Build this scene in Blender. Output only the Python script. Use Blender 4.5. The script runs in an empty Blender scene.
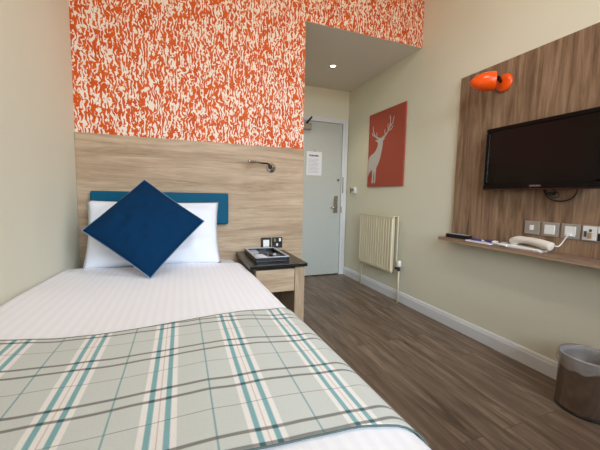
import bpy, bmesh, math, random
from mathutils import Vector, Matrix, noise
random.seed(7)
SC = bpy.context.scene
COL = SC.collection
PI = math.pi
# ---------------------------------------------------------------- room measures (metres)
LX, RX, BY, DY, SOFF, TOP, NY = -0.623, 2.07, 2.40, 3.72, 2.412, 3.1, -.75
CAMH = 1.0538

# ---------------------------------------------------------------- materials
def srgb(r, g, b):
    f = lambda c: (c/255/12.92) if c/255 <= .04045 else ((c/255+.055)/1.055)**2.4
    return (f(r), f(g), f(b), 1)
class NT:
    def __init__(s, name):
        s.m = bpy.data.materials.new(name); s.m.use_nodes = True
        s.t = s.m.node_tree; s.b = s.t.nodes['Principled BSDF']
    def n(s, typ, **kw):
        x = s.t.nodes.new(typ)
        for k, v in kw.items(): setattr(x, k, v)
        return x
    def l(s, a, b): s.t.links.new(a, b)
    def coord(s, which='Object', scale=(1, 1, 1), rot=(0, 0, 0), loc=(0, 0, 0)):
        c = s.n('ShaderNodeTexCoord'); m = s.n('ShaderNodeMapping')
        s.l(c.outputs[which], m.inputs[0])
        m.inputs['Scale'].default_value = scale; m.inputs['Rotation'].default_value = rot; m.inputs['Location'].default_value = loc
        return m.outputs[0]
    def noise(s, vec, scale=5, detail=4, rough=.5, dist=0):
        x = s.n('ShaderNodeTexNoise'); s.l(vec, x.inputs['Vector'])
        x.inputs['Scale'].default_value = scale; x.inputs['Detail'].default_value = detail
        x.inputs['Roughness'].default_value = rough; x.inputs['Distortion'].default_value = dist
        return x.outputs['Fac']
    def ramp(s, fac, stops, interp='LINEAR'):
        x = s.n('ShaderNodeValToRGB'); s.l(fac, x.inputs[0]); r = x.color_ramp; r.interpolation = interp
        while len(r.elements) > 1: r.elements.remove(r.elements[-1])
        r.elements[0].position = stops[0][0]; r.elements[0].color = stops[0][1]
        for p, c in stops[1:]:
            e = r.elements.new(p); e.color = c
        return x.outputs[0]
    def mix(s, fac, a, b, mode='MIX'):
        x = s.n('ShaderNodeMix', data_type='RGBA', blend_type=mode)
        for v, i in ((fac, 0), (a, 6), (b, 7)):
            if hasattr(v, 'links') or hasattr(v, 'is_linked'): s.l(v, x.inputs[i])
            else: x.inputs[i].default_value = v
        return x.outputs[2]
    def math(s, op, a, b=None):
        x = s.n('ShaderNodeMath', operation=op)
        for v, i in ((a, 0), (b, 1)):
            if v is None: continue
            if hasattr(v, 'is_linked'): s.l(v, x.inputs[i])
            else: x.inputs[i].default_value = v
        return x.outputs[0]
    def bump(s, h, strength=.2, dist=.01):
        x = s.n('ShaderNodeBump'); s.l(h, x.inputs['Height']); x.inputs['Strength'].default_value = strength
        x.inputs['Distance'].default_value = dist; s.l(x.outputs[0], s.b.inputs['Normal'])
    def set(s, col=None, rough=.5, metal=0, spec=None, **kw):
        if col is not None:
            if hasattr(col, 'is_linked'): s.l(col, s.b.inputs['Base Color'])
            else: s.b.inputs['Base Color'].default_value = col
        s.b.inputs['Roughness'].default_value = rough; s.b.inputs['Metallic'].default_value = metal
        if spec is not None: s.b.inputs['Specular IOR Level'].default_value = spec
        for k, v in kw.items(): s.b.inputs[k].default_value = v
        return s.m
def plain(name, rgb, rough=.5, metal=0, var=.04, vs=30, spec=None, **kw):
    t = NT(name); c = srgb(*rgb)
    f = t.noise(t.coord(), vs, 3)
    lo = tuple(x*(1-var) for x in c[:3])+(1,); hi = tuple(min(1, x*(1+var)) for x in c[:3])+(1,)
    return t.set(t.ramp(f, [(.35, lo), (.65, hi)]), rough, metal, spec, **kw)
def wood(name, dark, mid, light, axis='x', s=1.0, rough=.5, bump=.08):
    t = NT(name)
    al, ac = 1.1*s, 13*s
    sc = {'x': (al, ac, ac), 'y': (ac, al, ac), 'z': (ac, ac, al)}[axis]
    sf = {'x': (6*s, 120*s, 120*s), 'y': (120*s, 6*s, 120*s), 'z': (120*s, 120*s, 6*s)}[axis]
    f1 = t.noise(t.coord(scale=sc), 1.0, 6, .62, .9)
    f2 = t.noise(t.coord(scale=sf), 1.0, 3, .6)
    c1 = t.ramp(f1, [(.3, srgb(*dark)), (.5, srgb(*mid)), (.7, srgb(*light))])
    c2 = t.ramp(f2, [(.3, (.60, .58, .56, 1)), (.52, (1, 1, 1, 1))])
    m = t.mix(.5, c1, c2, 'MULTIPLY')
    t.bump(f2, bump, .002)
    return t.set(m, rough, spec=.3)
M = {}
def wallpaint(name, rgb):
    t = NT(name); f = t.noise(t.coord(), 240, 2); t.bump(f, .05, .002)
    g = t.noise(t.coord(), 1.5, 2); c = srgb(*rgb); lo = tuple(x*.97 for x in c[:3])+(1,)
    return t.set(t.ramp(g, [(.3, lo), (.7, c)]), .65, spec=.25)
M['wall'] = wallpaint('cream_wall_paint', (227, 223, 203))
M['ceil'] = wallpaint('ceiling_paint', (225, 218, 208))
M['trim'] = plain('white_gloss_trim', (222, 224, 226), .35, var=.01)
M['door'] = plain('pale_grey_door_paint', (192, 195, 188), .4, var=.01)
# abstract brushed wallpaper
t = NT('orange_white_wallpaper')
wx = t.n('ShaderNodeSeparateXYZ'); t.l(t.coord(), wx.inputs[0])
a1 = t.noise(t.coord(scale=(20, 1, 19)), 1.0, 1, .5, .3)
a2 = t.noise(t.coord(scale=(52, 1, 26), loc=(3, 0, 9)), 1.0, .6, .4, .6)
a3 = t.noise(t.coord(scale=(54, 1, 50), loc=(7, 0, 2)), 1.0, 0, .4, .8)
ph_ = t.math('ADD', t.math('MULTIPLY', wx.outputs[0], 1/.0215), t.math('MULTIPLY', a1, 3.0))
saw = t.math('MULTIPLY', t.math('ABSOLUTE', t.math('SUBTRACT', t.math('FRACT', ph_), .5)), 2)        # upright strokes, wandering sideways
lev = t.math('ADD', saw, t.math('MULTIPLY', t.math('SUBTRACT', a2, .5), 2.3))                      # swelling and breaking off
lev = t.math('MAXIMUM', lev, t.math('ADD', t.math('MULTIPLY', t.math('SUBTRACT', a3, .62), 4), .6))
msk = t.ramp(lev, [(.68, (0, 0, 0, 1)), (.77, (1, 1, 1, 1))])
tone = t.noise(t.coord(), 14, 2)
orange = t.ramp(tone, [(.35, srgb(200, 78, 8)), (.65, srgb(212, 91, 16))])
M['paper'] = t.set(t.mix(msk, orange, srgb(236, 222, 206)), .6, spec=.2)
M['oak'] = wood('light_oak_laminate', (150, 124, 98), (178, 152, 124), (196, 172, 144), 'x', s=1.5)
M['oak_z'] = wood('light_oak_laminate_upright', (150, 124, 98), (178, 152, 124), (196, 172, 144), 'z', s=1.5)
M['oakdark'] = wood('brown_oak_laminate', (92, 70, 52), (138, 110, 86), (170, 141, 114), 'z', s=1.5)
M['oakshelf'] = wood('brown_oak_shelf_laminate', (120, 94, 76), (146, 118, 98), (166, 138, 116), 'y')
M['edge'] = plain('pale_laminate_edging', (176, 150, 118), .5)
# plank floor: the boards run along the room
t = NT('brown_vinyl_planks')
c = t.n('ShaderNodeTexCoord'); sx = t.n('ShaderNodeSeparateXYZ'); cb = t.n('ShaderNodeCombineXYZ')
t.l(c.outputs['Object'], sx.inputs[0]); t.l(sx.outputs[1], cb.inputs[0]); t.l(sx.outputs[0], cb.inputs[1])
br = t.n('ShaderNodeTexBrick'); t.l(cb.outputs[0], br.inputs['Vector'])
br.offset = .37; br.inputs['Color1'].default_value = (0.30, .30, .30, 1); br.inputs['Color2'].default_value = (.75, .75, .75, 1)
br.inputs['Mortar'].default_value = (.05, .05, .05, 1)
for k, v in (('Scale', 1), ('Mortar Size', .0012), ('Mortar Smooth', .2), ('Bias', 0), ('Brick Width', .92), ('Row Height', .125)): br.inputs[k].default_value = v
# shift the grain board by board
v2 = t.n('ShaderNodeVectorMath', operation='ADD'); mp = t.coord(scale=(17, 1.5, 1)); t.l(mp, v2.inputs[0])
sc_ = t.n('ShaderNodeVectorMath', operation='SCALE'); t.l(br.outputs['Color'], sc_.inputs[0]); sc_.inputs['Scale'].default_value = 23; t.l(sc_.outputs[0], v2.inputs[1])
g1 = t.noise(v2.outputs[0], 1, 6, .65, 1.2)
g2 = t.noise(t.coord(scale=(150, 7, 1)), 1, 3, .6)
wcol = t.ramp(g1, [(.28, srgb(80, 65, 52)), (.5, srgb(119, 100, 84)), (.74, srgb(162, 141, 121))])
wcol = t.mix(.5, wcol, t.ramp(g2, [(.3, (.6, .58, .56, 1)), (.55, (1, 1, 1, 1))]), 'MULTIPLY')
tonep = t.ramp(br.outputs['Color'], [(0.04, (.35, .33, .31, 1)), (.25, (.84, .84, .84, 1)), (.8, (1.0, 1.0, 1.0, 1))])
wcol = t.mix(1.0, wcol, tonep, 'MULTIPLY')
t.bump(g2, .08, .002)
M['floor'] = t.set(wcol, .38, spec=.4)
M['chrome'] = plain('polished_chrome', (205, 203, 200), .18, 1, var=.02)
M['steel'] = plain('brushed_steel', (172, 165, 157), .24, 1, var=.06)
M['pewter'] = plain('satin_pewter', (176, 168, 158), .35, .45)
M['bronze'] = plain('dark_nickel', (78, 72, 66), .25, .9)
M['white'] = plain('white_plastic', (232, 231, 226), .4, var=.01)
M['cream'] = plain('cream_radiator_enamel', (217, 206, 176), .35, var=.01)
M['creamdark'] = plain('radiator_interior', (120, 112, 94), .6)
M['black'] = plain('black_plastic', (18, 17, 17), .3)
M['blackmatt'] = plain('black_matt', (24, 22, 22), .6)
M['granite'] = None
t = NT('black_speckled_stone'); v = t.n('ShaderNodeTexVoronoi'); t.l(t.coord(), v.inputs['Vector']); v.inputs['Scale'].default_value = 290
M['granite'] = t.set(t.ramp(v.outputs['Distance'], [(.1, srgb(74, 68, 52)), (.3, srgb(30, 29, 24)), (.8, srgb(14, 14, 13))]), .25, spec=.4)
M['screen'] = plain('glossy_dark_screen', (16, 10, 9), .14, var=.02, spec=.22)
M['orange'] = plain('orange_lacquer', (238, 84, 8), .25, var=.02, spec=.5)
M['inner'] = plain('shade_lining', (150, 60, 20), .5)
def fabric(name, rgb, scale=700, rough=.85, b=.15, sheen=.0, var=.08):
    t = NT(name); f = t.noise(t.coord(), scale, 2); t.bump(f, b, .002)
    c = srgb(*rgb); lo = tuple(x*(1-var) for x in c[:3])+(1,)
    t.set(t.ramp(f, [(.35, lo), (.65, c)]), rough, spec=.15)
    t.b.inputs['Sheen Weight'].default_value = sheen
    return t.m
M['cotton'] = fabric('white_cotton', (226, 227, 234), 500, var=.02)
M['navy'] = fabric('navy_velour', (0, 44, 78), 500, .9, .1, .0, .12)
M['piping'] = fabric('pale_piping', (120, 146, 168), 900)
M['teal'] = fabric('teal_upholstery', (0, 82, 112), 600, .55, .1, .0, .08)
# satin striped cotton (uv: metres across, metres along)
t = NT('striped_white_cotton'); uv = t.coord('UV'); s_ = t.n('ShaderNodeSeparateXYZ'); t.l(uv, s_.inputs[0])
w = t.math('FRACT', t.math('MULTIPLY', s_.outputs[0], 1/.03))
M['duvet'] = t.set(t.ramp(w, [(.0, srgb(244, 244, 249)), (.06, srgb(247, 248, 252)), (.5, srgb(247, 248, 252)), (.56, srgb(244, 244, 249))]), .7, spec=.2)
t.bump(t.noise(t.coord(), 500, 2), .06, .002)
# plaid blanket
t = NT('sage_plaid_wool'); uv = t.coord('UV'); s_ = t.n('ShaderNodeSeparateXYZ'); t.l(uv, s_.inputs[0])
W_, B_ = (1, 1, 1, 1), (0, 0, 0, 1)
P_ = .193
fu = t.math('FRACT', t.math('ADD', t.math('MULTIPLY', t.math('ADD', s_.outputs[0], .048), 1/P_), 5.5))   # .5 = middle of a teal pair
fv = t.math('FRACT', t.math('ADD', t.math('MULTIPLY', t.math('SUBTRACT', s_.outputs[1], .709), 1/.190), 5.5))
def bands(f, bs, e=.006):
    st = [(0, B_)]
    for a, b in bs: st += [(a-e, B_), (a+e, W_), (b-e, W_), (b+e, B_)]
    return t.ramp(f, st)
base = srgb(209, 213, 207)
cream = bands(fu, [(.325, .675)]); teal = bands(fu, [(.385, .442), (.558, .615)]); rose = bands(fu, [(.495, .508)], .003)
tsing = bands(fu, [(.018, .038)], .003); 
grey = bands(fv, [(.38, .425), (.575, .62)]); gsing = bands(fv, [(.03, .042)], .003)
c1 = t.mix(cream, base, srgb(240, 237, 232)); c1 = t.mix(t.math('MULTIPLY', rose, .5), c1, srgb(196, 150, 130))
c1 = t.mix(t.math('MULTIPLY', tsing, .65), c1, srgb(80, 150, 158)); c1 = t.mix(t.math('MULTIPLY', teal, .85), c1, srgb(104, 168, 174))
c1 = t.mix(t.math('MULTIPLY', grey, .78), c1, srgb(104, 100, 94), 'MIX'); c1 = t.mix(t.math('MULTIPLY', gsing, .6), c1, srgb(120, 100, 92))
both = t.math('MULTIPLY', t.math('MULTIPLY', grey, teal), .7); c1 = t.mix(both, c1, srgb(46, 92, 98))
wv = t.noise(t.coord('UV', scale=(300, 300, 1)), 1, 2); c1 = t.mix(.35, c1, t.ramp(wv, [(.3, (.82, .82, .82, 1)), (.6, (1, 1, 1, 1))]), 'MULTIPLY')
t.bump(wv, .3, .003)
M['plaid'] = t.set(c1, .95, spec=.1)
M['plaidedge'] = fabric('blanket_binding', (98, 110, 108), 900)
M['canvas'] = fabric('terracotta_canvas', (172, 86, 70), 500, .8, .1, var=.04)
M['stag'] = fabric('pale_grey_print', (200, 196, 192), 300, .8, .05, var=.1)
M['paperwhite'] = plain('white_paper', (236, 236, 240), .6, var=.01)
M['ink'] = plain('dark_print', (70, 72, 80), .7)
M['inkpale'] = plain('faint_print', (170, 172, 182), .7)
M['purple'] = plain('violet_plastic', (66, 52, 130), .35)
M['liner'] = None
t = NT('translucent_bin_liner'); t.bump(t.noise(t.coord(scale=(60, 60, 30)), 1, 4), .5, .01)
tr = t.n('ShaderNodeBsdfTransparent'); mx = t.n('ShaderNodeMixShader'); mx.inputs[0].default_value = .30
t.l(tr.outputs[0], mx.inputs[1]); t.l(t.b.outputs[0], mx.inputs[2]); t.l(mx.outputs[0], t.t.nodes['Material Output'].inputs[0])
M['liner'] = t.set(srgb(214, 210, 208), .3)
t = NT('window_glass'); tr = t.n('ShaderNodeBsdfTransparent'); gl = t.n('ShaderNodeBsdfGlossy'); gl.inputs['Roughness'].default_value = .02
fr = t.n('ShaderNodeFresnel'); mx = t.n('ShaderNodeMixShader'); t.l(fr.outputs[0], mx.inputs[0]); t.l(tr.outputs[0], mx.inputs[1]); t.l(gl.outputs[0], mx.inputs[2])
t.l(mx.outputs[0], t.t.nodes['Material Output'].inputs[0]); M['glass'] = t.m
t = NT('lit_bulb'); t.set((1, .9, .7, 1), .5); t.b.inputs['Emission Color'].default_value = (1, .86, .62, 1); t.b.inputs['Emission Strength'].default_value = 6; M['bulb'] = t.m

# ---------------------------------------------------------------- mesh builder
class MB:
    def __init__(s): s.bm = bmesh.new(); s.uv = s.bm.loops.layers.uv.new('UVMap')
    def box(s, x0, x1, y0, y1, z0, z1, mi=0, mat=None):
        vs = [s.bm.verts.new((x, y, z)) for x in (x0, x1) for y in (y0, y1) for z in (z0, z1)]
        for f in ((0, 1, 3, 2), (4, 6, 7, 5), (0, 4, 5, 1), (2, 3, 7, 6), (0, 2, 6, 4), (1, 5, 7, 3)):
            fc = s.bm.faces.new([vs[i] for i in f]); fc.material_index = mi
        if mat: bmesh.ops.transform(s.bm, matrix=mat, verts=vs)
        return s
    def prism(s, pts, axis, a, b, mi=0):
        """polygon (2-D points) extruded along axis x, y or z from a to b"""
        def P(p, h): return {'x': (h, p[0], p[1]), 'y': (p[0], h, p[1]), 'z': (p[0], p[1], h)}[axis]
        A = [s.bm.verts.new(P(p, a)) for p in pts]; B = [s.bm.verts.new(P(p, b)) for p in pts]
        n = len(pts)
        f = [s.bm.faces.new(A), s.bm.faces.new(B[::-1])]
        for i in range(n): f.append(s.bm.faces.new((A[i], B[i], B[(i+1) % n], A[(i+1) % n])))
        for q in f: q.material_index = mi
        return s
    def tube(s, pts, r, seg=10, caps=True):
        pts = [Vector(p) for p in pts]; n = len(pts); rs = r if hasattr(r, '__len__') else [r]*n
        prev = None; rings = []
        for i, p in enumerate(pts):
            d = (pts[min(i+1, n-1)]-pts[max(i-1, 0)]).normalized()
            if prev is None:
                u = d.cross(Vector((0, 0, 1)));
                if u.length < .01: u = d.cross(Vector((0, 1, 0)))
            else: u = prev - d*prev.dot(d)
            u.normalize(); prev = u; w = d.cross(u)
            rings.append([s.bm.verts.new(p+(u*math.cos(a)+w*math.sin(a))*rs[i]) for a in [2*PI*k/seg for k in range(seg)]])
        for a, b in zip(rings, rings[1:]):
            for k in range(seg): s.bm.faces.new((a[k], a[(k+1) % seg], b[(k+1) % seg], b[k])).smooth = True
        if caps:
            s.bm.faces.new(rings[0][::-1]); s.bm.faces.new(rings[-1])
        return s
    def lathe(s, prof, mat=None, seg=32, smooth=True):
        """profile of (r, z) turned about z; mat places it"""
        rings = []
        allv = []
        for r, z in prof:
            if r < 1e-6: v = [s.bm.verts.new((0, 0, z))]
            else: v = [s.bm.verts.new((r*math.cos(2*PI*k/seg), r*math.sin(2*PI*k/seg), z)) for k in range(seg)]
            rings.append(v); allv += v
        for a, b in zip(rings, rings[1:]):
            for k in range(seg):
                q = [a[k % len(a)], a[(k+1) % len(a)], b[(k+1) % len(b)], b[k % len(b)]]
                u = []
                for v in q:
                    if v not in u: u.append(v)
                if len(u) > 2: s.bm.faces.new(u).smooth = smooth
        if mat: bmesh.ops.transform(s.bm, matrix=mat, verts=allv)
        return s
    def grid(s, fn, nu, nv, uvfn=None, close=False):
        vs = [[s.bm.verts.new(fn(i/nu, j/nv)) for j in range(nv+1)] for i in range(nu+1)]
        for i in range(nu):
            for j in range(nv):
                f = s.bm.faces.new((vs[i][j], vs[i+1][j], vs[i+1][j+1], vs[i][j+1])); f.smooth = True
                if uvfn:
                    for lp, (a, b) in zip(f.loops, ((i, j), (i+1, j), (i+1, j+1), (i, j+1))): lp[s.uv].uv = uvfn(a/nu, b/nv)
        return s
ORG = {}
def link(name, mb, mat, parent=None, bevel=0, normals=True, segs=2, solid=0, loc=None):
    me = bpy.data.meshes.new(name)
    if normals: bmesh.ops.recalc_face_normals(mb.bm, faces=mb.bm.faces)
    org = ORG[parent.name] if parent else Vector(loc or (0, 0, 0))
    bmesh.ops.translate(mb.bm, vec=-org, verts=mb.bm.verts)
    mb.bm.to_mesh(me); mb.bm.free()
    o = bpy.data.objects.new(name, me); COL.objects.link(o)
    for m in (mat if isinstance(mat, (list, tuple)) else [mat]): me.materials.append(m)
    if parent: o.parent = parent
    else: o.location = org
    ORG[o.name] = org
    if solid:
        md = o.modifiers.new('thickness', 'SOLIDIFY'); md.thickness = solid; md.offset = -1
    if bevel:
        md = o.modifiers.new('bevel', 'BEVEL'); md.width = bevel; md.segments = segs; md.limit_method = 'ANGLE'; md.angle_limit = math.radians(40)
    return o
def thing(name, label, cat, loc, group=None):
    o = bpy.data.objects.new(name, None); COL.objects.link(o); o.location = loc; o.empty_display_size = .05
    ORG[o.name] = Vector(loc); return tag(o, label, cat, group)
def tag(o, label, cat, group=None):
    o['label'] = label; o['category'] = cat
    if group: o['group'] = group
    return o
def struct(name, mb, mat, parent=None, bevel=0):
    o = link(name, mb, mat, parent, bevel)
    if not parent: o['kind'] = 'structure'
    return o
def text(name, body, size, mat, parent, mw):
    cu = bpy.data.curves.new('t', 'FONT'); cu.body = body; cu.size = size; cu.extrude = .0004; cu.align_x = 'CENTER'; cu.align_y = 'CENTER'
    tmp = bpy.data.objects.new('t', cu); COL.objects.link(tmp)
    me = bpy.data.meshes.new_from_object(tmp.evaluated_get(bpy.context.evaluated_depsgraph_get())); bpy.data.objects.remove(tmp)
    org = ORG[parent.name]
    me.transform(Matrix.Translation(-org) @ mw)
    me.materials.clear(); me.materials.append(mat)
    o = bpy.data.objects.new(name, me); COL.objects.link(o); o.parent = parent; ORG[o.name] = org
    return o
def frame(loc, x, z):
    """matrix with local x and z axes along the given directions"""
    x = Vector(x).normalized(); z = Vector(z).normalized(); y = z.cross(x).normalized(); x = y.cross(z)
    m = Matrix((x, y, z)).transposed().to_4x4(); m.translation = Vector(loc); return m
# on the right wall: local x runs towards the camera (-y), local y up, local z out of the wall (-x)
def onright(y, z, x=2.045): return Matrix(((0, 0, -1, x), (-1, 0, 0, y), (0, 1, 0, z), (0, 0, 0, 1)))
def onback(x, z, y=2.38): return Matrix(((1, 0, 0, x), (0, 0, -1, y), (0, 1, 0, z), (0, 0, 0, 1)))

# ---------------------------------------------------------------- room shell
struct('floor', MB().box(LX-.1, RX+.1, NY-.1, DY+.1, -.06, 0), M['floor'])
struct('ceiling', MB().box(LX-.1, RX+.1, NY-.1, BY, TOP, TOP+.08), M['ceil'])
struct('ceiling_recess', MB().box(.93, RX, BY+.1, DY, SOFF, SOFF+.1), M['ceil'])
struct('wall_left', MB().box(LX-.1, LX, NY-.1, BY+.1, 0, TOP), M['wall'])
struct('wall_right', MB().box(RX, RX+.1, NY-.1, DY+.1, 0, TOP), M['wall'])
mb = MB().prism([(LX, 0), (.93, 0), (.93, SOFF), (RX, SOFF), (RX, TOP), (LX, TOP)], 'y', BY, BY+.1)
mb.bm.faces.ensure_lookup_table(); bmesh.ops.recalc_face_normals(mb.bm, faces=mb.bm.faces)
for f in mb.bm.faces: f.material_index = 1 if f.normal.y < -.9 else 0
mb2 = mb
for f in mb.bm.faces:
    if f.normal.z < -.9 and f.calc_center_median().z > 1: f.material_index = 2
struct('wall_back', mb, [M['wall'], M['paper'], M['ceil']])
struct('wall_recess', MB().box(.83, .93, BY+.1, DY+.1, 0, SOFF+.1), M['wall'])
DX0, DX1, DZ = 1.21, 1.99, 1.995
struct('wall_door', MB().box(.93, DX0, DY, DY+.1, 0, SOFF).box(DX1, RX, DY, DY+.1, 0, SOFF).box(DX0, DX1, DY, DY+.1, DZ, SOFF), M['wall'])
tr_ = struct('trim_1', MB().box(1.14, DX0, DY-.014, DY, 0, 2.055).box(DX1, 2.056, DY-.014, DY, 0, 2.055).box(DX0, DX1, DY-.014, DY, DZ, 2.055)
       .box(1.14, DX0-.02, DY-.02, DY-.014, 0, 2.055).box(DX1+.03, 2.056, DY-.02, DY-.014, 0, 2.055), M['trim'], bevel=.003)
link('strike_plate', MB().box(2.004, 2.012, DY-.017, DY-.013, 1.10, 1.31), M['bronze'], tr_)
link('hinge_knuckle', MB().tube([(1.994, DY-.018, .84), (1.994, DY-.018, .92)], .006, 8), M['steel'], tr_)
dr = struct('door_1', MB().box(DX0+.003, DX1-.003, DY+.004, DY+.046, .012, DZ-.003), M['door'], bevel=.002)
lv = link('lever_handle', MB().box(1.875, 1.945, DY-.006, DY+.004, .835, 1.06), M['steel'], dr, .004)
link('lever', MB().tube([(1.915, DY-.004, .91), (1.915, DY-.045, .91), (1.90, DY-.052, .91), (1.825, DY-.052, .908)], [.011, .010, .010, .008], 12), M['steel'], lv)
link('thumb_turn', MB().lathe([(0, 0), (.018, 0), (.018, .008), (.010, .012), (.009, .028), (0, .028)], onback(1.945, 1.27, DY+.004), 20), M['steel'], dr)
cl = link('door_closer', MB().box(1.30, 1.53, DY-.052, DY+.004, 1.875, 1.95), M['steel'], dr, .008)
link('closer_arm', MB().box(-.011, .011, -.004, .004, 0, .11, mat=frame((1.46, DY-.04, 1.945), (0, -.3, 1), (.35, -.55, .55))), M['bronze'], cl, .002)
struct('door_light_block', MB().box(.83, RX+.1, DY+.101, DY+.16, 0, SOFF), M['wall'])  # unseen slab added behind the door to block sky light at its gaps
# baseboards
def skirt(name, pts, h=.103):
    return pts
pr = [(RX, 0), (RX-.018, 0), (RX-.018, .078), (RX-.014, .084), (RX-.014, .092), (RX-.008, .103), (RX, .103)]
mb = MB(); A = [mb.bm.verts.new((x, NY, z)) for x, z in pr]; B = [mb.bm.verts.new((x, DY-.02, z)) for x, z in pr]
mb.bm.faces.new(A); mb.bm.faces.new(B[::-1])
for i in range(len(pr)): mb.bm.faces.new((A[i], B[i], B[(i+1) % len(pr)], A[(i+1) % len(pr)]))
struct('baseboard_right', mb, M['trim'])
struct('baseboard_left', MB().box(LX, LX+.016, NY, .2, 0, .1), M['trim'], bevel=.003)
struct('baseboard_recess', MB().box(.93, .946, BY+.1, DY-.02, 0, .1), M['trim'], bevel=.003)
# rear wall with the window that lights the room
WX0, WX1, WZ0, WZ1 = -.1, 1.9, .85, 2.85
struct('wall_rear', MB().box(LX, WX0, NY-.1, NY, 0, TOP).box(WX1, RX, NY-.1, NY, 0, TOP).box(WX0, WX1, NY-.1, NY, 0, WZ0).box(WX0, WX1, NY-.1, NY, WZ1, TOP), M['wall'])
w = struct('window_1', MB().box(WX0, WX0+.05, NY-.09, NY-.03, WZ0, WZ1).box(WX1-.05, WX1, NY-.09, NY-.03, WZ0, WZ1)
           .box(WX0+.05, WX1-.05, NY-.09, NY-.03, WZ0, WZ0+.05).box(WX0+.05, WX1-.05, NY-.09, NY-.03, WZ1-.05, WZ1)
           .box(WX0+.05, WX1-.05, NY-.085, NY-.035, 1.83, 1.87), M['trim'])
link('window_pane', MB().box(WX0+.05, WX1-.05, NY-.062, NY-.058, WZ0+.05, 1.83), M['glass'], w)
link('window_pane', MB().box(WX0+.05, WX1-.05, NY-.062, NY-.058, 1.87, WZ1-.05), M['glass'], w)
link('window_sill', MB().box(WX0-.04, WX1+.04, NY-.03, NY+.05, WZ0-.025, WZ0), M['trim'], w, .004)

# ---------------------------------------------------------------- headboard wall
tag(link('oak_panel', MB().box(LX+.001, .930, 2.38, 2.3995, 0.0, 1.427), M['oak'], bevel=.0015),
    'wide pale oak laminate wall panel behind the bed, below the orange wallpaper', 'wall panel')
hb = thing('upholstered_headboard', 'low teal padded headboard strip on the oak panel behind the white pillow', 'headboard', (-.108, 2.38, .84))
link('backing_board', MB().box(-.538, .321, 2.362, 2.3795, .838, 1.058), M['blackmatt'], hb)
link('padded_cover', MB().box(-.541, .324, 2.325, 2.362, .835, 1.061), M['teal'], hb, .012, segs=4)

# ---------------------------------------------------------------- bed
bed = thing('bed', 'single divan bed along the left wall, under white duvet and plaid blanket', 'bed', (-.10, 1.35, 0))
link('base', MB().box(-.58, .36, .34, 2.30, .06, .33), fabric('divan_cloth', (120, 112, 104)), bed, .01)
link('mattress', MB().box(-.60, .375, .33, 2.365, .335, .572), M['cotton'], bed, .045, segs=5)
for x, y in ((-.5, .42), (.28, .42), (-.5, 2.2), (.28, 2.2)):
    link('leg', MB().lathe([(0, 0), (.02, 0), (.024, .06), (0, .06)], Matrix.Translation((x, y, 0)), 16), M['black'], bed)

def sm(t): t = max(0, min(1, t)); return t*t*(3-2*t)
XE = lambda y: .468 - .031*(y-.5)
R_ = .085
def duvet_pt(x_or_s, y, lift=0.0, foot=.27):
    """surface of the made bed: s runs across from the left wall, past the edge it turns down"""
    s = x_or_s; xe = XE(y); flat = xe - R_
    zt = .606 + .030*sm((-.30-s)/.30)*sm((2.35-y)/.9) + .010*sm((.25-abs(s-.05))/.4)
    zt += .0045*noise.noise(Vector((s*5, y*3.2, .3))) + .002*noise.noise(Vector((s*14, y*9, 2)))
    zt -= .012*sm((s-(flat-.18))/.18)
    rr = R_ + lift
    if s <= flat: x, z = s, zt + lift
    else:
        arc = (s-flat); q = rr*PI/2
        if arc < q:
            a = arc/rr; x = flat + rr*math.sin(a); z = zt - R_ + rr*math.cos(a)
        else:
            d = arc-q; x = flat + rr - .010*sm(d/.2) + .006*math.sin(y*16)*sm(d/.15); z = zt - R_ - d
    yy = y
    if y < foot + R_:
        arc = (foot+R_) - y; q = R_*PI/2
        if arc < q: a = arc/R_; yy = foot+R_ - rr*math.sin(a); z -= R_ - R_*math.cos(a)
        else: yy = foot - lift; z -= R_ + arc - q
    return Vector((x, yy, z))
S0, S1 = LX+.006, .42+.25
V0, V1 = .05, 2.17
def dv(u, v):
    s = S0 + (S1-S0)*u; y = V0 + (V1-V0)*v
    p = duvet_pt(s, y)
    if v > .97: p.z -= .012*sm((v-.97)/.03)
    return p
tag(link('duvet', MB().grid(dv, 110, 150, lambda u, v: (S0+(S1-S0)*u, V0+(V1-V0)*v)), M['duvet'], solid=.022, loc=(-.1, 1.2, .6)),
    'white satin-striped duvet spread flat over the bed', 'duvet')
# plaid throw: far hem bows slightly, near hem straight; hangs over the right side
T0, T1 = LX+.008, .42+.16
def hem(s): return 1.092 + .04*sm((s+.3)/.5) + .045*sm((s-.05)/.35)
def near(s): return .494 - .035*sm((s-.30)/.2)
def th(u, v, lift=.006):
    s = T0 + (T1-T0)*u; y = near(s) + (hem(s)-near(s))*v
    return duvet_pt(s, y, lift)
thr = thing('plaid_throw', 'sage, teal and grey plaid blanket across the foot of the bed', 'blanket', (-.1, .8, .62))
link('woven_cloth', MB().grid(th, 120, 70, lambda u, v: (T0+(T1-T0)*u, near(T0+(T1-T0)*u) + (hem(T0+(T1-T0)*u)-near(T0+(T1-T0)*u))*v)), M['plaid'], thr, solid=.003)
for v in (0, 1):
    link('hem', MB().tube([th(i/60, v, .005) for i in range(61)], .0022, 8), M['plaidedge'], thr)

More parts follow.
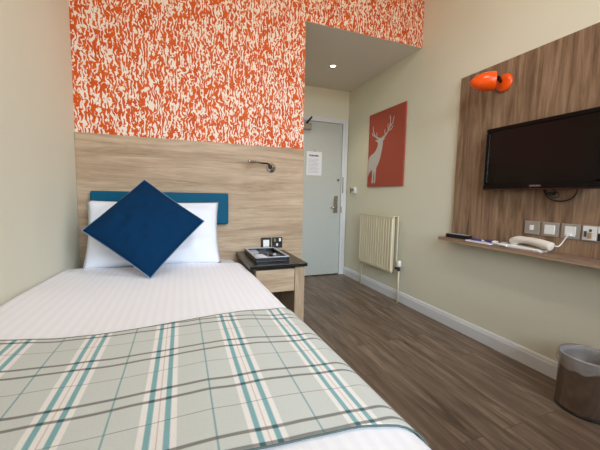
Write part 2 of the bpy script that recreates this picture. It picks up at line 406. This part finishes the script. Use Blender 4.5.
def cushion_mb(w, h, t, mtx, n=36, pinch=.10, pw=.55, wr=.0, seed=0):
    mb = MB(); seam = []
    def fn(sgn):
        def f(u, v):
            a, b = 2*u-1, 2*v-1
            x = a*w/2*(1-pinch*(1-abs(b))**1*(abs(a))**6*.0 - pinch*.5*(1-b*b)*abs(a)**3)
            y = b*h/2*(1-pinch*.5*(1-a*a)*abs(b)**3)
            z = sgn*t/2*((1-a*a)*(1-b*b))**pw
            e = (1-a**4)*(1-b**4)
            z += wr*e*noise.noise(Vector((a*2.3+seed, b*2.3, sgn)))+wr*.5*e*noise.noise(Vector((a*6+seed, b*5, sgn)))
            return mtx @ Vector((x, y, z))
        return f
    mb.grid(fn(1), n, n); mb.grid(fn(-1), n, n)
    bmesh.ops.remove_doubles(mb.bm, verts=mb.bm.verts, dist=1e-5)
    f = fn(0.0)
    for k in range(4):
        for i in range(n):
            u = i/n; seam.append(f(*((u, 0), (1, u), (1-u, 1), (0, 1-u))[k]))
    seam.append(seam[0])
    return mb, seam
ax = Vector((.735, -.0, -.004)); upv = Vector((.0, .155, .40))
pm = frame((-.148, 2.17, .801), ax, ax.cross(upv))
mb, seam = cushion_mb(.78, .425, .16, pm, pinch=.09, pw=.45, wr=.04, seed=3)
pil = tag(link('pillow', mb, M['cotton'], loc=(-.148, 2.165, .60)), 'white cotton pillow leaning on the teal headboard behind the navy cushion', 'pillow')
d1 = Vector((.605, .02, .035)); d2 = Vector((-.05, .30, .48))
n1 = d1.cross(d2); xx = (d1.normalized()-d2.normalized())
pm = frame((-.180, 1.925, .872), xx, n1)
mb, seam = cushion_mb(.435, .435, .15, pm, pinch=.05, pw=.5, wr=.02, seed=8)
cu = thing('scatter_cushion', 'navy blue square cushion standing on its corner against the pillow', 'cushion', (-.16, 1.82, .62))
link('cover', mb, M['navy'], cu)
link('piping', MB().tube(seam, .0026, 8, False), M['piping'], cu)

# ---------------------------------------------------------------- bedside table
ns = thing('bedside_table', 'oak bedside table with black stone top and one drawer, beside the bed', 'bedside table', (.6, 2.12, 0))
link('stone_top', MB().box(.386, .768, 1.862, 2.378, .595, .618), M['granite'], ns, .002)
link('side_panel', MB().box(.690, .757, 1.885, 2.375, 0.0, .5945), M['oak_z'], ns, .0015)
link('carcass', MB().box(.43, .689, 1.915, 2.375, .435, .450).box(.43, .445, 1.915, 2.375, .4505, .594).box(.445, .689, 2.36, 2.375, .4505, .594), M['oak'], ns)
link('drawer', MB().box(.432, .687, 1.886, 1.912, .433, .580), M['oak'], ns, .002)
# tray
tx0, tx1, ty0, ty1, tz = .445, .672, 1.955, 2.335, .618
gt = thing('guest_tray', 'black tray with a pale rim and small packets, on the bedside table', 'tray', ((tx0+tx1)/2, 2.14, tz))
tb = link('tray_body', MB().box(tx0, tx1, ty0, ty1, tz, tz+.008).box(tx0, tx0+.012, ty0, ty1, tz+.008, tz+.028).box(tx1-.012, tx1, ty0, ty1, tz+.008, tz+.028)
     .box(tx0+.012, tx1-.012, ty0, ty0+.012, tz+.008, tz+.028).box(tx0+.012, tx1-.012, ty1-.012, ty1, tz+.008, tz+.028), M['black'], gt, .003)
mb = MB(); e = .010
for a in ((tx0-.002, tx1+.002, ty0-.002, ty0+.014), (tx0-.002, tx1+.002, ty1-.014, ty1+.002), (tx0-.002, tx0+.014, ty0+.014, ty1-.014), (tx1-.014, tx1+.002, ty0+.014, ty1-.014)):
    mb.box(*a, tz+.0282, tz+.033)
link('rim', mb, plain('pale_grey_rim', (176, 182, 192), .3), tb, .0015)
for (x, y, a, c, g, lb) in ((.50, 2.05, .1, 'paperwhite', .019, 'white paper packet at the front left inside the black bedside tray'),
                        (.555, 2.22, -.2, 'ink', .017, 'dark grey packet at the back inside the black bedside tray'),
                        (.61, 2.07, .15, 'bronze', .018, 'dark brown packet at the front right inside the black bedside tray'),
                        (.495, 2.245, .0, 'inkpale', .016, 'pale grey packet at the back left inside the black bedside tray')):
    m = Matrix.Translation((x, y, tz+.0085)) @ Matrix.Rotation(a, 4, 'Z')
    tag(link('sachet', MB().box(-.03, .03, -.05, .05, 0, g, mat=m), M[c], bevel=.004, loc=(x, y, tz+.0085)), lb, 'sachet', 'packets in the bedside tray')

# ---------------------------------------------------------------- wall plates
def plate(name, label, cat, mtx, w, h, metal, ins, group, extra=None):
    t_ = thing(name, label, cat, mtx.translation, group)
    link('face_plate', MB().box(-w/2, w/2, -h/2, h/2, 0, .007, mat=mtx), M[metal], t_, .0025)
    if ins:
        for k, (x0, x1, y0, y1, z1, mat, nm) in enumerate(ins):
            link(nm, MB().box(x0, x1, y0, y1, .0072, z1, mat=mtx), M[mat], t_, .001)
    return t_
plate('light_switch', 'square dark nickel light switch above the bedside table, left of the socket', 'light switch', onback(.621, .679), .084, .084, 'bronze',
      [(-.024, .024, -.030, .024, .012, 'white', 'rocker')], 'fittings above the bedside table')
plate('power_socket', 'square dark nickel power socket above the bedside table, right of the switch', 'socket', onback(.713, .679), .084, .084, 'bronze',
      [(-.034, .034, -.034, .006, .009, 'black', 'socket_insert'), (.012, .028, .010, .034, .013, 'white', 'switch'), (-.010, .004, -.026, -.006, .013, 'white', 'shutter'), (-.03, -.012, .008, .03, .010, 'chrome', 'indicator')], 'fittings above the bedside table')
# reading lamp
rl = thing('reading_lamp', 'small chrome reading lamp with a slim arm on the oak headboard panel', 'wall lamp', (.656, 2.38, 1.264))
link('wall_rose', MB().lathe([(0, 0), (.037, 0), (.037, .008), (.030, .016), (.012, .022), (0, .024)], onback(.656, 1.264), 28), M['chrome'], rl)
link('joint', MB().lathe([(0, -.018), (.012, -.014), (.018, 0), (.012, .014), (0, .018)], Matrix.Translation((.640, 2.345, 1.270)), 20), M['bronze'], rl)
arm = [(.640, 2.345, 1.278), (.615, 2.33, 1.292), (.575, 2.32, 1.292), (.535, 2.305, 1.294)]
link('flexible_arm', MB().tube(arm, .0065, 12), M['bronze'], rl)
link('lamp_head', MB().tube([(.537, 2.306, 1.294), (.53, 2.302, 1.294), (.462, 2.275, 1.296), (.457, 2.273, 1.296)], [.007, .011, .012, .009], 16), M['chrome'], rl)

# ---------------------------------------------------------------- recess: downlight, notice, stag picture, switch, radiator
dl = thing('downlight', 'lit round chrome downlight in the lowered ceiling by the door', 'ceiling light', (1.506, 3.074, SOFF))
M4 = Matrix.Translation((1.506, 3.074, SOFF)) @ Matrix.Rotation(PI, 4, 'X')
link('bezel', MB().lathe([(.030, 0), (.030, .003), (.034, .006), (.043, .004), (.044, 0), (.030, 0)], M4, 32), M['steel'], dl)
link('bulb', MB().lathe([(0, .002), (.022, .002), (.0285, 0.0005)], M4, 24), M['bulb'], dl)
nt = thing('notice_sheet', 'white printed notice sheet hung on the pale door', 'notice', (1.595, DY-.001, 1.31))
link('paper', MB().box(1.490, 1.700, DY+.001, DY+.0035, 1.318, 1.618), M['paperwhite'], nt)
mb = MB(); x = 1.525
for wd, up_ in ((.016, .012), (.012, .008), (.014, .012), (.013, .008), (.016, .010), (.018, .012), (.014, .009)):
    mb.box(x, x+wd, DY+.0002, DY+.001, 1.556, 1.566+up_); x += wd+.004
link('heading', mb, M['ink'], nt)
mb = MB(); z = 1.52
for k in range(11):
    x = 1.515; end = 1.675 - random.random()*.05
    while x < end:
        wd = .008+random.random()*.02; mb.box(x, min(x+wd, end), DY+.0002, DY+.001, z, z+.005); x += wd+.005
    z -= .017
link('text_lines', mb, M['inkpale'], nt)
link('hook', MB().tube([(1.598, DY+.002, 1.615), (1.598, DY-.006, 1.632), (1.598, DY+.002, 1.638)], .004, 8), M['steel'], nt)

PY0, PY1, PZ0, PZ1, PX = 2.562, 3.195, 1.172, 1.990, 2.054
pic = thing('stag_picture', 'terracotta canvas with a pale stag, on the right wall above the radiator', 'picture', (RX-.01, (PY0+PY1)/2, PZ0))
link('canvas', MB().box(PX, RX-.001, PY0, PY1, PZ0, PZ1), M['canvas'], pic, .003)
def cv(u, v): return (PY1-(PY1-PY0)*u, PZ0+(PZ1-PZ0)*v)
mb = MB()
body_ = [(.02, .37), (.05, .42), (.12, .45), (.19, .47), (.25, .53), (.29, .60), (.30, .66), (.27, .70), (.22, .725), (.215, .74), (.25, .742), (.30, .735), (.34, .75),
        (.385, .76), (.42, .735), (.465, .745), (.50, .735), (.46, .705), (.435, .685), (.44, .64), (.43, .56), (.41, .48), (.385, .40), (.345, .33), (.30, .28), (.275, .26), (.262, .17), (.255, .06),
        (.235, .045), (.215, .06), (.225, .14), (.222, .20), (.205, .20), (.195, .14), (.19, .05), (.165, .045), (.145, .06), (.155, .15), (.145, .24), (.10, .22), (.06, .20), (.025, .15), (.02, .15)]
vm = lambda v: v if v < .45 else (.45+(v-.45)*.63 if v < .75 else .64+(v-.75)*1.06)
mb.prism([cv(u, vm(v)) for u, v in body_], 'x', PX-.0015, PX-.0002)
def antl(pts, w0, w1):
    pts = [(u, vm(v)) for u, v in pts]; w0 *= .7; w1 *= .9
    for k in range(len(pts)-1):
        (a, b), (c, d) = pts[k], pts[k+1]; L_ = math.hypot(c-a, d-b) or 1
        nx, ny = -(d-b)/L_, (c-a)/L_; t0 = w0+(w1-w0)*k/(len(pts)-1); t1 = w0+(w1-w0)*(k+1)/(len(pts)-1)
        mb.prism([cv(a+nx*t0, b+ny*t0), cv(c+nx*t1, d+ny*t1), cv(c-nx*t1, d-ny*t1), cv(a-nx*t0, b-ny*t0)], 'x', PX-.0015, PX-.0002)
antl([(.35, .75), (.27, .765), (.20, .80), (.145, .86), (.125, .93)], .02, .008)
antl([(.20, .80), (.13, .815), (.10, .85)], .013, .006)
antl([(.27, .765), (.25, .81), (.255, .84)], .013, .006)
antl([(.41, .75), (.50, .77), (.575, .82), (.62, .88), (.63, .95), (.61, .99)], .02, .008)
antl([(.62, .86), (.69, .90), (.72, .97)], .012, .006)
antl([(.575, .82), (.66, .83), (.70, .86)], .012, .006)
antl([(.50, .77), (.48, .82), (.49, .85)], .012, .006)
antl([(.575, .82), (.56, .88), (.565, .91)], .010, .006)
link('stag_print', mb, M['stag'], pic)

sw = thing('light_switch', 'small white switch box on the right wall between door and picture', 'light switch', (RX, 3.50, 1.10))
link('box', MB().box(RX-.028, RX-.0005, 3.455, 3.54, 1.10, 1.175), M['white'], sw, .004)
link('side_lever', MB().box(RX-.022, RX-.006, 3.545, 3.575, 1.105, 1.165), M['bronze'], sw, .003)
link('key', MB().box(RX-.0355, RX-.0285, 3.49, 3.515, 1.125, 1.155), M['bronze'], sw, .002)

# radiator
ry0, ry1, rz0, rz1, rf = 2.575, 3.205, .295, .875, 1.972
rad = thing('radiator', 'cream fluted panel radiator on the right wall below the stag picture', 'radiator', (2.0, (ry0+ry1)/2, 0))
N = 14; prof = []
pitch = (ry1-ry0)/N
for k in range(N):
    y = ry0+k*pitch
    prof += [(rf+.018, y+.0), (rf+.018, y+pitch*.20), (rf, y+pitch*.32), (rf, y+pitch*.74), (rf+.018, y+pitch*.86)]
prof += [(rf+.018, ry1)]
back = [(x+.008, y) for x, y in prof][::-1]
link('front_panel', MB().prism(prof+back, 'z', rz0+.03, rz1-.03), M['cream'], rad, .001)
link('top_seam', MB().box(rf+.002, rf+.022, ry0, ry1, rz1-.031, rz1-.008), M['cream'], rad, .004)
link('bottom_seam', MB().box(rf+.002, rf+.022, ry0, ry1, rz0, rz0+.031), M['cream'], rad, .004)
link('back_panel', MB().box(rf+.062, rf+.076, ry0, ry1, rz0, rz1-.006), M['cream'], rad, .004)
mb = MB()
for k in range(40):
    y = ry0+.01+k*(ry1-ry0-.02)/40; mb.box(rf+.024, rf+.060, y, y+.006, rz1-.012, rz1-.006)
mb.box(rf+.022, rf+.026, ry0+.003, ry1-.003, rz1-.012, rz1-.004).box(rf+.058, rf+.0619, ry0+.003, ry1-.003, rz1-.014, rz1-.004)
link('top_grille', mb, M['cream'], rad)
link('fins', MB().box(rf+.028, rf+.058, ry0+.03, ry1-.03, rz0+.04, rz1-.05), M['creamdark'], rad)
vl = link('valve', MB().tube([(rf+.056, ry0+.002, .34), (rf+.056, ry0-.055, .34)], .010, 12).tube([(rf+.056, ry0-.055, .325), (rf+.056, ry0-.055, .365)], .013, 14), M['bronze'], rad)
link('valve_head', MB().lathe([(0, 0), (.020, 0), (.023, .01), (.021, .045), (.016, .06), (0, .062)], Matrix.Translation((rf+.056, ry0-.055, .366)), 20), M['white'], vl)
link('pipe', MB().tube([(rf+.056, ry0-.055, 0), (rf+.056, ry0-.055, .325)], .0085, 12), M['cream'], rad)
link('pipe', MB().tube([(rf+.056, ry1+.012, 0), (rf+.056, ry1+.012, .32), (rf+.056, ry1+.008, .335), (rf+.056, ry1-.01, .335)], .0085, 12), M['cream'], rad)

# ---------------------------------------------------------------- television wall
tag(link('oak_panel', MB().box(2.045, RX-.0005, .10, 1.917, .7505, 1.982), M['oakdark'], bevel=.0015),
    'large brown oak laminate panel on the right wall behind the television', 'wall panel')
sh = thing('narrow_shelf', 'narrow brown oak shelf along the bottom of the television panel', 'shelf', (2.0, 1.0, .722))
link('board', MB().box(1.928, RX-.0005, .10, 1.935, .724, .750), M['oakshelf'], sh)
link('edging', MB().box(1.9262, 1.9279, .10, 1.935, .7242, .7302), M['edge'], sh)
tv = thing('television', 'black flat-screen television on the brown oak panel', 'television', (2.0, 1.27, 1.118))
TY0, TY1, TZ0, TZ1 = .942, 1.600, 1.118, 1.530
link('rear_shell', MB().box(1.992, 2.022, TY0+.02, TY1-.02, TZ0+.03, TZ1-.02), M['blackmatt'], tv, .006)
b_ = .026
link('bezel', MB().box(1.966, 1.992, TY0, TY1, TZ0, TZ0+.042).box(1.966, 1.992, TY0, TY1, TZ1-b_, TZ1).box(1.966, 1.992, TY0, TY0+b_, TZ0+.042, TZ1-b_).box(1.966, 1.992, TY1-b_, TY1, TZ0+.042, TZ1-b_), plain('gloss_black_bezel', (10, 9, 9), .2, spec=.2), tv, .006)
link('screen', MB().box(1.972, 1.990, TY0+b_, TY1-b_, TZ0+.042, TZ1-b_), M['screen'], tv)
link('reflection_strip', MB().box(1.9655, 1.9685, TY0+.006, TY1-.006, TZ0+.001, TZ0+.007), plain('painted_red_reflection', (60, 14, 12), .25), tv)  # reddish reflection along the lower edge, put in as a coloured strip
text('brand_lettering', 'SAMSUNG', .014, M['pewter'], tv, onright(1.255, TZ0+.022, 1.9655))
link('wall_bracket', MB().box(2.022, 2.0449, 1.17, 1.37, 1.22, 1.42), M['blackmatt'], tv)
cab = thing('television_cable', 'black cable looping below the television', 'cable', (2.03, 1.16, 1.11))
def cur(pts, n=8):
    pts = [Vector(p) for p in pts]; out = []
    P = [pts[0]]+pts+[pts[-1]]
    for i in range(1, len(P)-2):
        for k in range(n):
            t_ = k/n; a, b, c, d = P[i-1], P[i], P[i+1], P[i+2]
            out.append(.5*((2*b)+(c-a)*t_+(2*a-5*b+4*c-d)*t_*t_+(3*b-a-3*c+d)*t_**3))
    return out+[pts[-1]]
link('cord', MB().tube(cur([(2.030, 1.24, 1.15), (2.03, 1.24, 1.11), (2.028, 1.21, 1.068), (2.028, 1.16, 1.052), (2.028, 1.11, 1.060), (2.03, 1.078, 1.09), (2.03, 1.07, 1.15)]), .0042, 8), M['black'], cab)
link('thin_lead', MB().tube(cur([(2.036, 1.22, 1.15), (2.036, 1.235, 1.105), (2.036, 1.20, 1.075), (2.036, 1.165, 1.075), (2.036, 1.165, 1.095), (2.036, 1.19, 1.115), (2.036, 1.19, 1.15)]), .0025, 8), M['black'], cab)
link('plug', MB().box(2.028, 2.0445, 1.185, 1.225, 1.085, 1.105), M['black'], cab, .003)

g_ = 'wall plates under the television'
plate('outlet_plate', 'pale metal plate with a small white button, leftmost under the television', 'wall plate', onright(1.297, .884), .088, .082, 'pewter',
      [(-.041, .041, -.038, .038, .0085, 'pewter', 'inner_plate'), (-.011, .011, -.014, .016, .012, 'white', 'button')], g_)
plate('outlet_plate', 'metal plate with a large white rocker, second from left under the television', 'wall plate', onright(1.194, .884), .092, .084, 'pewter',
      [(-.028, .026, -.028, .026, .012, 'white', 'rocker')], g_)
plate('telephone_socket', 'metal plate with white insert, the telephone cord plugged into it', 'socket', onright(1.090, .884), .092, .084, 'pewter',
      [(-.026, .026, -.028, .028, .011, 'white', 'insert'), (-.014, .008, -.026, -.012, .020, 'white', 'plug')], g_)
plate('media_socket', 'wide plate with white and black halves of connectors, rightmost under television', 'socket', onright(.965, .884), .142, .084, 'pewter',
      [(-.066, -.004, -.037, .037, .009, 'white', 'white_module'), (0.0, .066, -.037, .002, .009, 'black', 'black_module'), (0.0, .066, .004, .037, .009, 'white', 'upper_module'),
       (-.058, -.048, -.02, .010, .014, 'ink', 'connector'), (-.040, -.022, -.028, .004, .016, 'edge', 'connector'), (-.036, -.026, .008, .022, .014, 'ink', 'connector')], g_)

# orange spot lamp
ol = thing('orange_wall_lamp', 'glossy orange domed wall lamp at the top left of the oak panel', 'wall lamp', (2.045, 1.575, 1.842))
link('wall_rose', MB().lathe([(0, 0), (.056, 0), (.060, .004), (.056, .012), (.040, .020), (.02, .024), (0, .025)],
     frame((2.0448, 1.558, 1.836), (0, -1, 0), (-1, 0, 0)), 36), M['orange'], ol)
link('swivel', MB().tube([(2.022, 1.565, 1.845), (1.985, 1.556, 1.852)], .010, 14).tube([(1.995, 1.556, 1.852), (1.968, 1.548, 1.855)], .014, 14), M['black'], ol)
dm = frame((1.957, 1.556, 1.838), (0, 0, 1), (-.70, .68, .0))
prof = [(.0585, 0), (.0600, .004), (.0605, .03), (.058, .065), (.050, .098), (.037, .124), (.020, .142), (0, .150)]
link('dome_shade', MB().lathe(prof+[(0, .147), (.019, .139), (.035, .121), (.047, .096), (.055, .063), (.0575, .03), (.0570, .004), (.0585, 0)], dm, 40), M['orange'], ol)
link('bulb', MB().lathe([(0, .01), (.02, .016), (.024, .034), (.016, .055), (.012, .070), (0, .118)], dm, 20), M['white'], ol)

# things on the shelf
rc = thing('remote_control', 'long black remote control at the left end of the shelf', 'remote control', (1.985, 1.80, .75))
mr = Matrix.Translation((2.0, 1.805, .7502)) @ Matrix.Rotation(.10, 4, 'Z')
link('case', MB().box(-.024, .024, -.098, .098, 0, .030, mat=mr), M['black'], rc, .006)
mb = MB()
for i in range(3):
    for j in range(8): mb.box(-.017+i*.013, -.009+i*.013, -.08+j*.02, -.07+j*.02, .0302, .0325, mat=mr)
link('buttons', mb, M['inkpale'], rc)
np_ = thing('notepad', 'small white notepad lying on the shelf beside the telephone', 'notepad', (1.985, 1.58, .75))
mr = Matrix.Translation((1.975, 1.585, .7502)) @ Matrix.Rotation(-.05, 4, 'Z')
link('pages', MB().box(-.045, .040, -.10, .10, 0, .006, mat=mr), M['paperwhite'], np_, .001)
link('binding', MB().box(-.045, .040, .092, .103, .0062, .0085, mat=mr), M['inkpale'], np_, .001)
for x, y0, y1, lb in ((1.975, 1.665, 1.585, 'violet pen lying on the notepad, the one nearer the remote control'), (1.985, 1.560, 1.500, 'short violet pen lying on the notepad, the one nearer the telephone')):
    p_ = thing('pen', lb, 'pen', (x, (y0+y1)/2, .757), 'pens on the notepad')
    link('barrel', MB().tube([(x, y0, .7652), (x+.004, y1, .7652)], .0075, 12), M['purple'], p_)
    link('tip', MB().tube([(x+.004, y1, .7652), (x+.005, y1-.014, .7652)], [.006, .002], 12), M['white'], p_)
# telephone
ph = thing('telephone', 'cream corded telephone with curved handset on the shelf', 'telephone', (1.99, 1.30, .75))
mb = MB().prism([(1.475, .7502), (1.475, .762), (1.44, .770), (1.37, .772), (1.20, .766), (1.18, .7502)], 'x', 1.955, 2.025)
link('base', mb, M['white'], ph, .006, segs=3)
mb = MB()
for i in range(3):
    for j in range(3): mb.box(1.965+i*.017, 1.976+i*.017, 1.392+j*.016, 1.402+j*.016, .771, .777)
link('keypad', mb, M['inkpale'], ph, .001)
hs = [(1.985, 1.375, .784), (1.983, 1.36, .793), (1.98, 1.33, .806), (1.98, 1.27, .808), (1.98, 1.21, .802), (1.98, 1.16, .792), (1.98, 1.140, .787)]
hsp = cur(hs, 5)
link('handset', MB().tube(hsp, [.010, .017]+[.021+.006*abs(math.cos(PI*k/(len(hsp)-3))) for k in range(2, len(hsp)-2)]+[.020, .012], 16), plain('cream_plastic', (226, 216, 202), .35, var=.01), ph)
link('cord', MB().tube(cur([(2.0, 1.14, .795), (2.01, 1.125, .795), (2.02, 1.115, .815), (2.025, 1.10, .850), (2.026, 1.092, .862)], 5), .0032, 8), M['white'], ph)
link('coiled_lead', MB().tube(cur([(1.99, 1.475, .768), (1.985, 1.495, .77), (1.96, 1.49, .765), (1.95, 1.44, .762), (1.945, 1.38, .760)], 6), .0065, 8), M['white'], ph)

# ---------------------------------------------------------------- waste bin
bn = thing('waste_bin', 'round brushed steel waste bin by the right wall', 'waste bin', (1.915, .885, 0))
bm_ = Matrix.Translation((1.915, .885, 0))
link('body', MB().lathe([(0, .012), (.118, .012), (.120, .016), (.120, .276), (.1225, .280), (.1225, .284), (.118, .284), (.116, .276), (.116, .018), (0, .018)], bm_, 56), M['steel'], bn)
link('foot_ring', MB().lathe([(0, 0), (.122, 0), (.123, .006), (.122, .0119), (0, .0119)], bm_, 48), M['black'], bn)
ln = MB(); 
def lf(u, v):
    a = 2*PI*u; nz = noise.noise(Vector((math.cos(a)*3, math.sin(a)*3, v*3)))
    prof = [(.098, .12), (.112, .27), (.1175, .287), (.124, .286), (.127, .262), (.128, .225)]
    t_ = v*(len(prof)-1); i = min(int(t_), len(prof)-2); q = t_-i
    r = prof[i][0]*(1-q)+prof[i+1][0]*q; z = prof[i][1]*(1-q)+prof[i+1][1]*q
    g = sm((math.cos(a)*-.90+math.sin(a)*-.43+.35)/.5)      # folded over the rim at the front only
    if v < .25: r -= .012*abs(nz)
    if v > .4 and g < 1: z = z*g+(.268-.01*(v-.4))*(1-g); r = r*g+.108*(1-g)
    if v > .55: r += (.003+.004*nz)*g; z += .03*g*noise.noise(Vector((math.cos(a)*2, math.sin(a)*2, 5)))*(v-.55)/.45
    r += .0015*math.sin(a*46+4*nz)
    return Vector((1.915+r*math.cos(a), .885+r*math.sin(a), z))
link('bin_liner', ln.grid(lf, 160, 24), M['liner'], bn)

# ---------------------------------------------------------------- light
wd = bpy.data.worlds.new('overcast_sky'); SC.world = wd; wd.use_nodes = True
nt_ = wd.node_tree; bg = nt_.nodes['Background']
gc = nt_.nodes.new('ShaderNodeTexCoord'); gs = nt_.nodes.new('ShaderNodeSeparateXYZ'); gr = nt_.nodes.new('ShaderNodeValToRGB')
nt_.links.new(gc.outputs['Generated'], gs.inputs[0]); nt_.links.new(gs.outputs[2], gr.inputs[0]); nt_.links.new(gr.outputs[0], bg.inputs[0])
gr.color_ramp.elements[0].position = 0.0; gr.color_ramp.elements[0].color = (.30, .25, .20, 1)      # street and buildings below the horizon
gr.color_ramp.elements[1].position = .12; gr.color_ramp.elements[1].color = (.74, .87, 1.0, 1)
bg.inputs[1].default_value = 7.8
la = bpy.data.lights.new('window_portal', 'AREA'); la.shape = 'RECTANGLE'; la.size = WX1-WX0; la.size_y = WZ1-WZ0; la.cycles.is_portal = True
lo = bpy.data.objects.new('window_portal', la); COL.objects.link(lo); lo.location = ((WX0+WX1)/2, NY-.11, (WZ0+WZ1)/2); lo.rotation_euler = (PI/2, 0, 0)
lc = Matrix.Translation((.75, .75, TOP)) @ Matrix.Rotation(PI, 4, 'X')
cp = thing('added_ceiling_lamp', 'added round opal glass ceiling lamp, out of view, to brighten the room', 'ceiling light', (.75, .75, TOP))  # unseen lamp added to brighten the room and warm the upper walls
link('base_ring', MB().lathe([(0, .0005), (.21, .0005), (.21, .03), (.195, .035), (0, .035)], lc, 40), M['steel'], cp)
t = NT('added_lamp_glow'); t.set((.9, .9, .88, 1), .3); t.b.inputs['Emission Color'].default_value = (1, .92, .84, 1); t.b.inputs['Emission Strength'].default_value = 22
link('diffuser', MB().lathe([(.190, .0355), (.185, .06), (.15, .085), (.08, .10), (0, .105)], lc, 40), t.m, cp)
sp = bpy.data.lights.new('downlight_beam', 'SPOT'); sp.energy = 9; sp.color = (1, .84, .62); sp.spot_size = math.radians(110); sp.spot_blend = .8; sp.shadow_soft_size = .02
so = bpy.data.objects.new('downlight_beam', sp); COL.objects.link(so); so.location = (1.506, 3.074, SOFF-.012)

# ---------------------------------------------------------------- camera
cd = bpy.data.cameras.new('camera'); cd.sensor_width = 36; cd.lens = 312.383*36/600; cd.clip_start = .02
co = bpy.data.objects.new('camera', cd); COL.objects.link(co)
yaw, pit, rol = [math.radians(a) for a in (-20.8512, -5.3407, 1.105)]
fw = Vector((-math.sin(yaw)*math.cos(pit), math.cos(yaw)*math.cos(pit), math.sin(pit)))
rt = fw.cross(Vector((0, 0, 1))).normalized(); up = rt.cross(fw)
r2 = rt*math.cos(rol)+up*math.sin(rol); u2 = -rt*math.sin(rol)+up*math.cos(rol)
mw = Matrix((r2, u2, -fw)).transposed().to_4x4(); mw.translation = (0, 0, CAMH); co.matrix_world = mw
SC.camera = co
vs = SC.view_settings; vs.view_transform = 'Standard'; vs.look = 'None'; vs.exposure = 0.75; vs.gamma = 1; vs.use_curve_mapping = False
